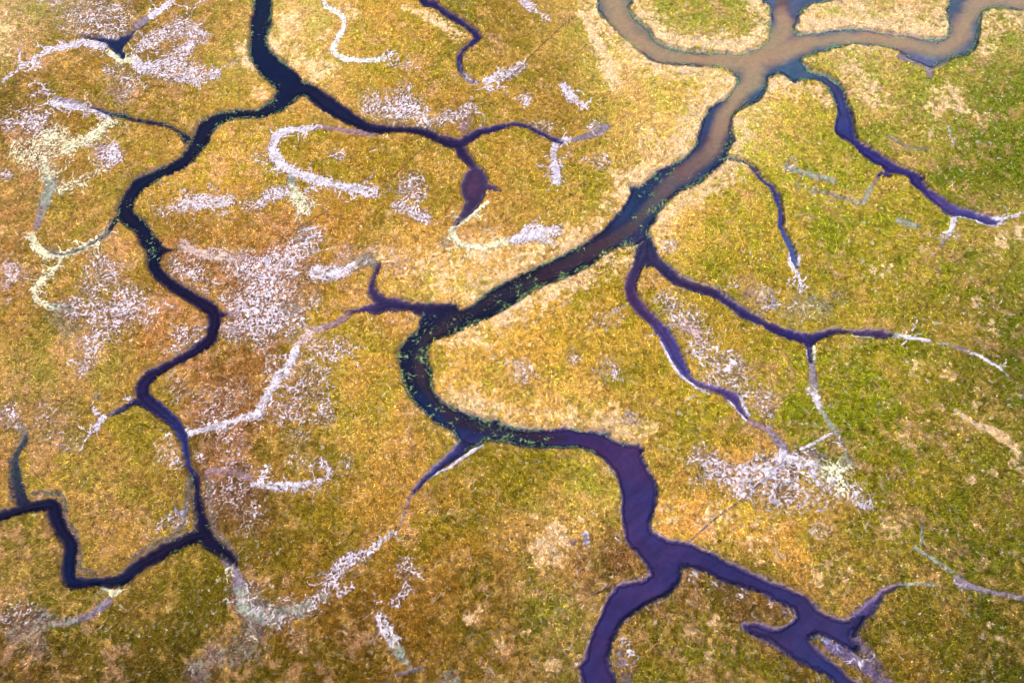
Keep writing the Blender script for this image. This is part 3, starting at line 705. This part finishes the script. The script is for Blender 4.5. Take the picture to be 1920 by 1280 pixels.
tan_c = (lin((232, 180, 98)) / K).astype(np.float32)
pn = sm(.50, .80, .62 * fbm(GX, GY, 2.8, 191, 3, .7) + .38 * vnoise(GX, GY, .5, 197))[..., None]
vcol = vcol * (1 - .5 * pn) + .5 * pn * tan_c
n5 = vnoise(GX, GY, .27, 211)[..., None]
peach = (lin((232, 172, 128)) / K).astype(np.float32)
pp = sm(.62, .80, .55 * fbm(GX, GY, 1.5, 501, 2) + .45 * fbm(GX, GY, 9., 511, 2))[..., None] * .4
vcol = vcol * (1 - pp) + pp * peach
vcol = vcol * (.20 + .42 * n2 + .56 * n3 + .56 * n5) * 1.26
rust_c = (lin((150, 90, 54)) / K).astype(np.float32)
rm = (np.maximum(rust, sm(.08, .5, cover) * .8 * (UU < 1500)) * sm(.15, .75, .5 * n1[..., 0] + .5 * n2[..., 0]))[..., None] * .85
vcol = vcol * (1 - rm) + rm * rust_c * (.6 + .8 * n3)
straw_c = (lin((251, 208, 154)) / K * 1.42).astype(np.float32)
sf = (straw_f * .95)[..., None]
vcol = vcol * (1 - sf) + sf * straw_c * (.75 + .5 * n3)
bl_c = (lin((250, 226, 196)) / K * 1.1).astype(np.float32)
sp = (speck * .9)[..., None]
vcol = vcol * (1 - sp) + sp * bl_c
wcol = idw(WCOL, 42.0) / K
_viol = (sm(640, 840, UU) * sm(740, 860, VV) + sm(1170, 1240, UU) * sm(440, 500, VV) + sm(1500, 1560, UU) * sm(130, 170, VV))[..., None].clip(0, 1)
wcol = wcol + np.array([.0035, .0025, .011], np.float32) / K
wcol = wcol * (1 + _viol * np.array([.16, .06, .02], np.float32))
tint = fbm(GX, GY, 2.6, 221, 3)[..., None]
pal = pcol / K * 1.2 * (.30 + .35 * n2 + .32 * n3 + .66 * n5) * (np.array([1.05, 1.0, .93], np.float32) * (1 - tint) + np.array([1.0, .96, 1.05], np.float32) * tint)
pal = np.minimum(pal, .88)
_u = (sm(.06, .6, cover) * (.35 + .5 * softw))[..., None] * (.5 + n1 * .8)
damp = (lin((172, 140, 134)) / K).astype(np.float32) * (.55 + .8 * n3)
vcol = vcol * (1 - _u.clip(0, .8)) + damp * _u.clip(0, .8)
bm = bare[..., None]
gcol = vcol * (1 - bm) + pal * bm
_se = (sm(650, 800, UU) * sm(740, 880, VV) + sm(1180, 1260, UU) * sm(430, 500, VV))[..., None].clip(0, 1)
mud = ((lin((112, 82, 62)) * (1 - _se) + lin((126, 104, 118)) * _se) / K).astype(np.float32) * (.7 + .6 * n2)
sdm = sd_all * MPP
solid = sm(.55, .9, cover)
rim = (sm(-.34 - .5 * (n1[..., 0] - .4), -.06, sdm) * (1 - solid) * (.3 + .9 * n2[..., 0]))[..., None].clip(0, 1)
gcol = gcol * (1 - rim * .8) + mud * rim * .8
bedm = (sm(-.05, .45, sdm))[..., None]
_sh = (1 - sm(.15, .75, sdm))[..., None]
bedc = wcol * (1.25 + .9 * _sh) + np.array([.014, .010, .011], np.float32) * (1 + _sh)
bedc = bedc * (.75 + .5 * n2)
keep = (bare * solid * sm(-.62, -.3, Z))[..., None]
gcol = gcol * (1 - bedm * (1 - keep)) + bedc * bedm * (1 - keep)
tr = (sm(-1.2, 1.2, track) * (.55 + .5 * n2[..., 0]) * (1 - solid))[..., None]
gcol = gcol * (1 - tr) + tr * mud * 1.5
hol = sm(10, 22, np.hypot(UU - 1098, (VV - 1006) * .7))[..., None]
# low relief of the marsh
Z = Z + np.where(sd_all < 0, 1, .25) * ((n1[..., 0] - .5) * .30 + (n2[..., 0] - .5) * .22 + (n3[..., 0] - .5) * .10) - .06 * bare
Z = np.minimum(Z, np.where(cover > .85, -.03, 9))
Z = Z.astype(np.float32)

# ------------------------------------------------------------------ materials
def node_mat(name):
    m = bpy.data.materials.new(name); m.use_nodes = True
    return m, m.node_tree, m.node_tree.nodes["Principled BSDF"]

def marsh_mat():
    m, t, b = node_mat("marsh_ground")
    L = t.links.new
    at = t.nodes.new("ShaderNodeAttribute"); at.attribute_name = "col"
    wt = t.nodes.new("ShaderNodeAttribute"); wt.attribute_name = "wet"
    geo = t.nodes.new("ShaderNodeNewGeometry")
    no = t.nodes.new("ShaderNodeTexNoise"); no.inputs["Scale"].default_value = 3.2; no.inputs["Detail"].default_value = 4; no.inputs["Roughness"].default_value = .7
    L(geo.outputs["Position"], no.inputs["Vector"])
    mr = t.nodes.new("ShaderNodeMapRange"); mr.inputs["From Min"].default_value = .3; mr.inputs["From Max"].default_value = .7
    mr.inputs["To Min"].default_value = .62; mr.inputs["To Max"].default_value = 1.38
    L(no.outputs["Fac"], mr.inputs["Value"])
    mx = t.nodes.new("ShaderNodeVectorMath"); mx.operation = 'SCALE'
    L(at.outputs["Color"], mx.inputs[0]); L(mr.outputs["Result"], mx.inputs["Scale"])
    L(mx.outputs["Vector"], b.inputs["Base Color"])
    rg = t.nodes.new("ShaderNodeMapRange"); rg.inputs["To Min"].default_value = .95; rg.inputs["To Max"].default_value = .38
    L(wt.outputs["Fac"], rg.inputs["Value"]); L(rg.outputs["Result"], b.inputs["Roughness"])
    b.inputs["Specular IOR Level"].default_value = .08
    bp = t.nodes.new("ShaderNodeBump"); bp.inputs["Strength"].default_value = .6; bp.inputs["Distance"].default_value = .12
    L(no.outputs["Fac"], bp.inputs["Height"]); L(bp.outputs["Normal"], b.inputs["Normal"])
    return m
def grass_mat(name="grass_blades"):
    m, t, b = node_mat(name)
    at = t.nodes.new("ShaderNodeAttribute"); at.attribute_name = "col"
    t.links.new(at.outputs["Color"], b.inputs["Base Color"])
    b.inputs["Roughness"].default_value = 1.0
    b.inputs["Specular IOR Level"].default_value = 0.02
    return m
def weed_mat(name, c0, c1):
    m, t, b = node_mat(name)
    L = t.links.new
    oi = t.nodes.new("ShaderNodeNewGeometry")
    no = t.nodes.new("ShaderNodeTexNoise"); no.inputs["Scale"].default_value = 1.7
    L(oi.outputs["Position"], no.inputs["Vector"])
    r = t.nodes.new("ShaderNodeValToRGB")
    r.color_ramp.elements[0].position = .35; r.color_ramp.elements[0].color = (*c0, 1)
    r.color_ramp.elements[1].position = .65; r.color_ramp.elements[1].color = (*c1, 1)
    L(no.outputs["Fac"], r.inputs["Fac"]); L(r.outputs["Color"], b.inputs["Base Color"])
    b.inputs["Roughness"].default_value = .5
    return m
def water_mat():
    m, t, b = node_mat("creek_water")
    L = t.links.new
    at = t.nodes.new("ShaderNodeAttribute"); at.attribute_name = "col"
    op = t.nodes.new("ShaderNodeAttribute"); op.attribute_name = "opacity"
    geo = t.nodes.new("ShaderNodeNewGeometry")
    n = t.nodes.new("ShaderNodeTexNoise"); n.inputs["Scale"].default_value = 1.6; n.inputs["Detail"].default_value = 5; n.inputs["Roughness"].default_value = .65
    L(geo.outputs["Position"], n.inputs["Vector"])
    mr = t.nodes.new("ShaderNodeMapRange"); mr.inputs["From Min"].default_value = .3; mr.inputs["From Max"].default_value = .7
    mr.inputs["To Min"].default_value = .86; mr.inputs["To Max"].default_value = 1.14
    L(n.outputs["Fac"], mr.inputs["Value"])
    mx = t.nodes.new("ShaderNodeVectorMath"); mx.operation = 'SCALE'
    L(at.outputs["Color"], mx.inputs[0]); L(mr.outputs["Result"], mx.inputs["Scale"])
    L(mx.outputs["Vector"], b.inputs["Base Color"])
    b.inputs["Roughness"].default_value = .2
    b.inputs["IOR"].default_value = 1.33
    n2_ = t.nodes.new("ShaderNodeTexNoise"); n2_.inputs["Scale"].default_value = 5.0; n2_.inputs["Detail"].default_value = 3
    L(geo.outputs["Position"], n2_.inputs["Vector"])
    bp = t.nodes.new("ShaderNodeBump"); bp.inputs["Strength"].default_value = .35; bp.inputs["Distance"].default_value = .05
    L(n2_.outputs["Fac"], bp.inputs["Height"]); L(bp.outputs["Normal"], b.inputs["Normal"])
    tr_ = t.nodes.new("ShaderNodeBsdfTransparent"); tr_.inputs["Color"].default_value = (.78, .80, .86, 1)
    ms = t.nodes.new("ShaderNodeMixShader")
    L(op.outputs["Fac"], ms.inputs["Fac"]); L(tr_.outputs["BSDF"], ms.inputs[1]); L(b.outputs["BSDF"], ms.inputs[2])
    L(ms.outputs["Shader"], t.nodes["Material Output"].inputs["Surface"])
    return m

M_MARSH, M_GRASS, M_WATER = marsh_mat(), grass_mat(), water_mat()
M_WEED = weed_mat("green_weed", (.11, .21, .07), (.27, .38, .12))
M_FRINGE = weed_mat("fringe_algae", (.11, .27, .13), (.30, .46, .13))

# ------------------------------------------------------------------ mesh helpers
def quick_mesh(name, co, loops, sizes, mat, attrs=(), smooth=False):
    me = bpy.data.meshes.new(name)
    me.vertices.add(len(co)); me.vertices.foreach_set("co", np.ascontiguousarray(co, np.float32).ravel())
    me.loops.add(len(loops)); me.loops.foreach_set("vertex_index", np.ascontiguousarray(loops, np.int32))
    me.polygons.add(len(sizes))
    st = np.concatenate([[0], np.cumsum(sizes)[:-1]]).astype(np.int32)
    me.polygons.foreach_set("loop_start", st)
    if smooth: me.polygons.foreach_set("use_smooth", np.ones(len(sizes), bool))
    for nm, tp, dat in attrs:
        a = me.attributes.new(nm, tp, 'POINT')
        if tp == 'FLOAT_COLOR':
            d = np.ones((len(co), 4), np.float32); d[:, :3] = dat
            a.data.foreach_set("color", d.ravel())
        else:
            a.data.foreach_set("value", np.ascontiguousarray(dat, np.float32).ravel())
    me.update(calc_edges=True)
    me.materials.append(mat)
    return me
def link(name, me, kind=None, label=None, cat=None, group=None):
    o = bpy.data.objects.new(name, me); sc.collection.objects.link(o)
    if kind: o["kind"] = kind
    if label: o["label"] = label
    if cat: o["category"] = cat
    if group: o["group"] = group
    return o

IDX = np.arange(NU * NV, dtype=np.int32).reshape(NV, NU)
QUADS = np.stack([IDX[1:, :-1], IDX[1:, 1:], IDX[:-1, 1:], IDX[:-1, :-1]], -1).reshape(-1, 4)
def lattice_part(name, faces, z, mat, attrs, **kw):
    q = QUADS[faces]
    used, inv = np.unique(q.ravel(), return_inverse=True)
    co = np.stack([GX.ravel()[used], GY.ravel()[used], z.ravel()[used]], -1)
    at = [(nm, tp, d.reshape(-1, 3)[used] if tp == 'FLOAT_COLOR' else d.ravel()[used]) for nm, tp, d in attrs]
    me = quick_mesh(name, co, inv, np.full(len(q), 4, np.int32), mat, at, smooth=True)
    return link(name, me, **kw)

wet = np.clip(np.maximum(sm(-.2, .3, sdm) * .9, 0), 0, 1)
cell = lambda a: a[:-1, :-1].ravel()
reg = np.where(cell(cover) > .24, cell(pid), -1)
reg = np.where(cell(sdm) > .25, -2, reg)
g_attrs = [("col", 'FLOAT_COLOR', gcol.astype(np.float32)), ("wet", 'FLOAT', wet)]
lattice_part("ground", reg == -1, Z, M_MARSH, g_attrs, kind="structure", label="golden and olive salt marsh plain cut by winding creeks", cat="marsh")
lattice_part("creek_bed", reg == -2, Z, M_MARSH, g_attrs, kind="structure", label="dark soft mud forming the creek beds", cat="creek bed")
for k, (nm, lab, _, txt) in enumerate(PATCHES):
    f = reg == k
    if f.sum() > 8:
        lattice_part(nm, f, Z, M_MARSH, g_attrs, kind="structure", label=lab, cat="mud patch", group="bare patches in the marsh")

# outer marsh reaching the horizon
loop = np.concatenate([IDX[0, :-1], IDX[:-1, -1], IDX[-1, :0:-1], IDX[:0:-1, 0]])
inner = np.stack([GX.ravel()[loop], GY.ravel()[loop], Z.ravel()[loop]], -1)
cx, cy = 0.0, 60.0
rings = [inner]
for f_ in (1.012, 1.1, 1.5, 4, 60):
    r_ = inner.copy(); r_[:, 0] = cx + (inner[:, 0] - cx) * f_; r_[:, 1] = cy + (inner[:, 1] - cy) * f_; r_[:, 2] = 0
    rings.append(r_)
n_ = len(loop); co = np.vstack(rings); fs = []
for r_ in range(len(rings) - 1):
    i = np.arange(n_); j = (i + 1) % n_
    fs.append(np.stack([r_ * n_ + i, r_ * n_ + j, (r_ + 1) * n_ + j, (r_ + 1) * n_ + i], -1))
fs = np.vstack(fs).astype(np.int32)
oc = np.tile((lin((170, 128, 45)) / K).astype(np.float32), (len(co), 1)); oc[:n_] = gcol.reshape(-1, 3)[loop]
oc[n_:] *= (.75 + .5 * rng.random((len(co) - n_, 1))).astype(np.float32)
me = quick_mesh("terrain", co, fs.ravel(), np.full(len(fs), 4, np.int32), M_MARSH, [("col", 'FLOAT_COLOR', oc), ("wet", 'FLOAT', np.zeros(len(co)))])
link("terrain", me, kind="structure", label="marsh continuing to the horizon", cat="marsh")

# ------------------------------------------------------------------ water
TURB = P("""1150,-60,30,1 1155,0,32,1 1165,40,30,1 1200,75,28,1 1250,103,19,1 1330,110,19,1 1400,113,30,1 1430,105,34,1
N 1430,100,30,1 1470,55,24,.95 1466,20,16,.6 1470,-30,14,.5
N 1430,100,30,1 1500,84,22,1 1580,70,18,1 1680,75,19,1 1755,92,19,1 1795,75,26,1 1812,35,24,1 1850,-5,26,1 1920,0,24,1 2100,20,24,1
N 1420,120,34,1 1405,155,26,.97 1375,190,20,.9 1350,240,19,.8 1332,285,19,.68 1270,333,18,.56 1220,382,16,.48 1185,422,15,.40 1120,464,15,.32 1030,510,15,.27 920,565,14,.24 840,603,16,.25 787,660,16,.28 798,718,15,.27 855,782,17,.24 930,805,16,.2 1010,818,13,.15 1060,820,10,.1""".replace("N", "nan,0,0,0"))
turb = np.zeros((NV, NU), np.float32); turb_s = np.zeros((NV, NU), np.float32)
chunk = []
for p in TURB + [(float('nan'), 0, 0, 0)]:
    if p[0] != p[0]:
        for W, s, q in soft(catmull(chunk, 4), True):
            turb[W] = np.maximum(turb[W], 1 - sm(.25, 1.4, q + warp[W] * .5)); turb_s[W] = np.maximum(turb_s[W], s * (q < 1.45))
        chunk = []
    else: chunk.append((p[0], p[1], p[2] * .84, p[3]))
tan_w = (lin((186, 156, 120)) / K).astype(np.float32)
mauve = (lin((120, 101, 98)) / K).astype(np.float32)
maroon = (lin((58, 42, 54)) / K).astype(np.float32)
T = turb_s[..., None]
silt = np.where(T > .6, mauve + (tan_w - mauve) * np.clip((T - .6) / .35, 0, 1), maroon + (mauve - maroon) * np.clip((T - .25) / .35, 0, 1))
sa = turb[..., None] * np.clip(.55 + T, 0, 1)
wc = wcol * .92 * (1 - sa) + silt * sa
_h = fbm(GX, GY, 7., 401, 4, .6)[..., None]
_st = fbm(GX * .8 + GY * .6, (GY * .8 - GX * .6) * 3.2, 3.5, 411, 3)[..., None]
_t = (np.array([1.65, .95, .85], np.float32) * _h + np.array([.65, 1.10, 1.30], np.float32) * (1 - _h)) * (.78 + .44 * _st)
_m = 1 - .8 * np.clip(sa * T, 0, 1)
wc = wc * (1 + (_t - 1) * _m)
depth = WATER_Z - Z
opac = np.clip(sm(.0, .62, depth) * .94 + .03, 0, 1)
opac = np.maximum(opac, turb * sm(.3, .9, turb_s) * sm(0, .2, depth))
wcell = (depth > -.12) & (sd_all > -8)
wet_cell = (wcell[:-1, :-1] | wcell[1:, 1:] | wcell[1:, :-1] | wcell[:-1, 1:]).ravel()
in_pond = cell(pond_sd) > -14
zw = np.full((NV, NU), WATER_Z, np.float32)
w_attrs = [("col", 'FLOAT_COLOR', wc.astype(np.float32)), ("opacity", 'FLOAT', opac)]
lattice_part("water", wet_cell & ~in_pond, zw, M_WATER, w_attrs, kind="structure", label="winding tidal creek water, brown and silty at the top right and dark purple elsewhere", cat="water")
lattice_part("pond", wet_cell & in_pond, zw, M_WATER, w_attrs, kind="structure", label="small dark blue three-armed pond at the upper left", cat="pond")

# ------------------------------------------------------------------ grass: short leaning tufts over all vegetated ground
def scatter_blades(u, v, zbase, col, length, width, nblades, lean, rs):
    x, y, _ = ground(u, v)
    n = len(x)
    tot = n * nblades
    bx = np.repeat(x, nblades); by = np.repeat(y, nblades); bz = np.repeat(zbase, nblades)
    ln = np.repeat(length, nblades) * rs.uniform(.6, 1.25, tot)
    wd = np.repeat(width, nblades) * rs.uniform(.7, 1.3, tot)
    a = rs.uniform(0, 2 * np.pi, tot)
    le = rs.uniform(lean[0], lean[1], tot)
    ox, oy = rs.normal(0, .07, tot), rs.normal(0, .07, tot)
    dx, dy = np.cos(a), np.sin(a)
    co = np.empty((tot, 3, 3), np.float32)
    co[:, 0] = np.stack([bx + ox - dy * wd / 2, by + oy + dx * wd / 2, bz - .02], -1)
    co[:, 1] = np.stack([bx + ox + dy * wd / 2, by + oy - dx * wd / 2, bz - .02], -1)
    co[:, 2] = np.stack([bx + ox + dx * ln * np.sin(le), by + oy + dy * ln * np.sin(le), bz + ln * np.cos(le)], -1)
    c = np.repeat(col * np.exp(rs.normal(-.06, .40, (n, 1))), nblades, 0) * rs.uniform(.72, 1.32, (tot, 1)).astype(np.float32)
    cc = np.repeat(c[:, None, :], 3, 1)
    return co.reshape(-1, 3), cc.reshape(-1, 3)

gs = 2.35
gu, gv = np.meshgrid(np.arange(-160, 2080, gs), np.arange(-150, 1400, gs))
gu = gu.ravel() + rng.uniform(-gs, gs, gu.size) * .6; gv = gv.ravel() + rng.uniform(-gs, gs, gv.size) * .6
ji = np.clip(((gv - V0) / STEP + .5).astype(int), 0, NV - 1); ii = np.clip(((gu - U0) / STEP + .5).astype(int), 0, NU - 1)
ok = (sdm[ji, ii] < -.08) & (rng.random(len(gu)) > bare[ji, ii] * 1.1) & (rng.random(len(gu)) > solid[ji, ii] * .9)
ok &= rng.random(len(gu)) > sm(-2, 1, track[ji, ii]) * .7
gu, gv, ji, ii = gu[ok], gv[ok], ji[ok], ii[ok]
c_ = vcol[ji, ii].astype(np.float32)
edge = sm(-.4, -.1, sdm[ji, ii])[:, None] * .5
c_ = c_ * (1 - edge) + edge * mud[ji, ii]
hs = .10 + .14 * n1[ji, ii, 0] + .14 * n2[ji, ii, 0] + .08 * rng.random(len(gu))
co, cc = scatter_blades(gu, gv, Z[ji, ii], c_ * 1.15, hs, np.full(len(gu), .13), 3, (.35, 1.25), rng)
tri = np.arange(len(co), dtype=np.int32)
me = quick_mesh("grass", co, tri, np.full(len(co) // 3, 3, np.int32), M_GRASS, [("col", 'FLOAT_COLOR', cc)])
link("grass", me, kind="stuff", label="short golden, olive and rusty marsh grass covering the flats", cat="grass")

# ------------------------------------------------------------------ water weed
def ribbon_clump(rs, n, size):
    """a floating clump of bent, tapering strands with a little body"""
    vs_, fs_ = [], []
    for k in range(n):
        a = rs.uniform(0, 2 * math.pi); L = size * rs.uniform(.45, 1.0); wd = size * rs.uniform(.05, .10)
        x, y = rs.uniform(-.12, .12) * size, rs.uniform(-.12, .12) * size
        bend = rs.uniform(-1.0, 1.0); base = len(vs_); S = 4
        for i in range(S + 1):
            t = i / S; ww = wd * (1 - .75 * t)
            z = .05 * math.sin(t * math.pi) + .012 * k / n
            vs_.append((x - math.sin(a) * ww / 2, y + math.cos(a) * ww / 2, z))
            vs_.append((x + math.sin(a) * ww / 2, y - math.cos(a) * ww / 2, z))
            vs_.append((x, y, z + .02 * (1 - t)))
            x += math.cos(a) * L / S; y += math.sin(a) * L / S; a += bend / S
        for i in range(S):
            b = base + 3 * i
            fs_ += [(b, b + 3, b + 5, b + 2), (b + 2, b + 5, b + 4, b + 1), (b + 1, b + 4, b + 3, b)]
    return vs_, fs_
def clump_mesh(seed, n, size, mat):
    rs = random.Random(seed); v, f = ribbon_clump(rs, n, size)
    me = bpy.data.meshes.new("weed_clump"); me.from_pydata(v, [], f); me.materials.append(mat)
    return me
protos = [clump_mesh(s, 6 + s % 5, .34 + .05 * (s % 5), M_WEED) for s in range(9)]
REACHES = [
 ("green water weed clump floating along the south bank of the straight main creek", "weed clumps along the straight main creek",
  "1180,462,9,40 1140,482,9,42 1100,508,10,42 1060,524,10,36 1015,545,10,34 985,555,10,26 950,572,8,16 965,535,8,14 920,562,14,12 1000,522,10,10 1085,470,7,8"),
 ("green water weed clump floating in the dark bend of the main creek", "weed clumps in the main creek bend",
  "880,600,16,14 850,612,14,14 805,605,16,16 775,632,12,12 757,665,9,18 795,655,8,14 793,672,8,18 764,700,8,14 770,730,9,8 800,705,10,6"),
 ("green water weed clump floating in the main creek just below its bend", "weed clumps below the main creek bend",
  "815,770,12,10 850,800,12,10 890,785,12,14 925,815,14,20 955,822,12,18 985,828,12,14 1020,820,12,8 915,830,8,6"),
 ("green water weed clump in the shallow margin of the silty main creek", "weed clumps beside the silty water",
  "1235,335,9,18 1255,322,8,12 1215,360,12,16 1190,400,10,8 1230,395,9,14 1245,380,8,10 1290,345,8,8 1360,270,8,16 1350,300,9,12 1365,240,6,10 1420,170,9,12 1400,190,8,10 1205,432,12,8 1310,330,6,6"),
 ("green water weed clump floating in the dark western creek", "weed clumps in the western creek",
  "284,475,10,14 283,450,12,8 503,30,6,12 500,60,5,10 510,190,8,10 470,220,5,8 430,228,5,6 375,280,10,6 300,335,8,6 235,385,9,6 520,160,12,4 215,408,7,6"),
]
spots = []
rw = random.Random(5)
for lab, grp, s in REACHES:
    for x, y, r, n in P(s):
        for _ in range(int(n)):
            for _try in range(8):
                u_, v_ = rw.gauss(x, r * .75), rw.gauss(y, r * .6)
                j, i = int((v_ - V0) / STEP + .5), int((u_ - U0) / STEP + .5)
                if 0 <= j < NV and 0 <= i < NU and depth[j, i] > .02:
                    spots.append((lab, grp, u_, v_, rw.uniform(.55, 1.25))); break
spots.sort(key=lambda q: -q[4] / float(ground(q[2], q[3])[2]))
first = {}
for k, (lab, grp, u_, v_, s_) in enumerate(spots[:290]):
    x, y, _ = ground(u_, v_)
    me = protos[k % 9]
    if me.name not in first:
        o = bpy.data.objects.new("weed_clump", me); first[me.name] = o
    else:
        o = first[me.name].copy()
    sc.collection.objects.link(o)
    o.location = (float(x), float(y), WATER_Z + .004); o.rotation_euler = (0, 0, rw.uniform(0, 6.28)); o.scale = (s_,) * 3
    o["label"] = lab; o["category"] = "water weed"; o["group"] = grp

# smaller weed scraps and the algae fringe along the banks: uncountable
def stuff_weed(name, pts, mat, label):
    V, F = [], []
    rs = random.Random(name)
    for (u_, v_, s_) in pts:
        x, y, _ = ground(u_, v_)
        v, f = ribbon_clump(rs, 3, s_)
        b = len(V); V += [(p[0] + float(x), p[1] + float(y), p[2] + WATER_Z + .002) for p in v]; F += [tuple(q + b for q in f_) for f_ in f]
    me = bpy.data.meshes.new(name); me.from_pydata(V, [], F); me.materials.append(mat)
    link(name, me, kind="stuff", label=label, cat="weed")
stuff_weed("pondweed", [(q[2], q[3], .34 * q[4]) for q in spots[290:]] + [(q[2] + rw.gauss(0, 9), q[3] + rw.gauss(0, 7), rw.uniform(.12, .26)) for q in spots * 2], M_WEED, "small green scraps of water weed drifting in the creeks")
fr = (sd_all > -1.0) & (sd_all < 6.0) & (depth > -.05)
zone = np.maximum((sm(1080, 1120, UU) * (1 - sm(150, 240, VV)) * sm(-60, 0, 1560 - UU + (VV < 125) * 600)), .45 * (np.abs(UU - 490) < 90) * (VV < 260))
zone = np.maximum(zone, .55 * (UU > 1160) * (UU < 1400) * (VV < 460) * (VV > 150))
zone = np.maximum(zone, .35 * (UU > 740) * (UU < 1200) * (VV > 450) * (VV < 850) * (main_sd > -8))
zone = np.maximum(zone, .16 * (UU > 200) * (UU < 520) * (VV < 440) * (VV > 180))
zone = np.maximum(zone, .1 * (UU > 300) * (UU < 430) * (VV > 880) * (VV < 1050))
pj, pi = np.nonzero(fr & (rng.random((NV, NU)) < zone * .75 * sm(.3, .6, n1[..., 0])))
stuff_weed("algae", [(us[i] + rng.uniform(-.8, .8), vs[j] + rng.uniform(-.8, .8), rng.uniform(.22, .5)) for j, i in zip(pj, pi)], M_FRINGE, "green algae fringe along the creek banks at the waterline")
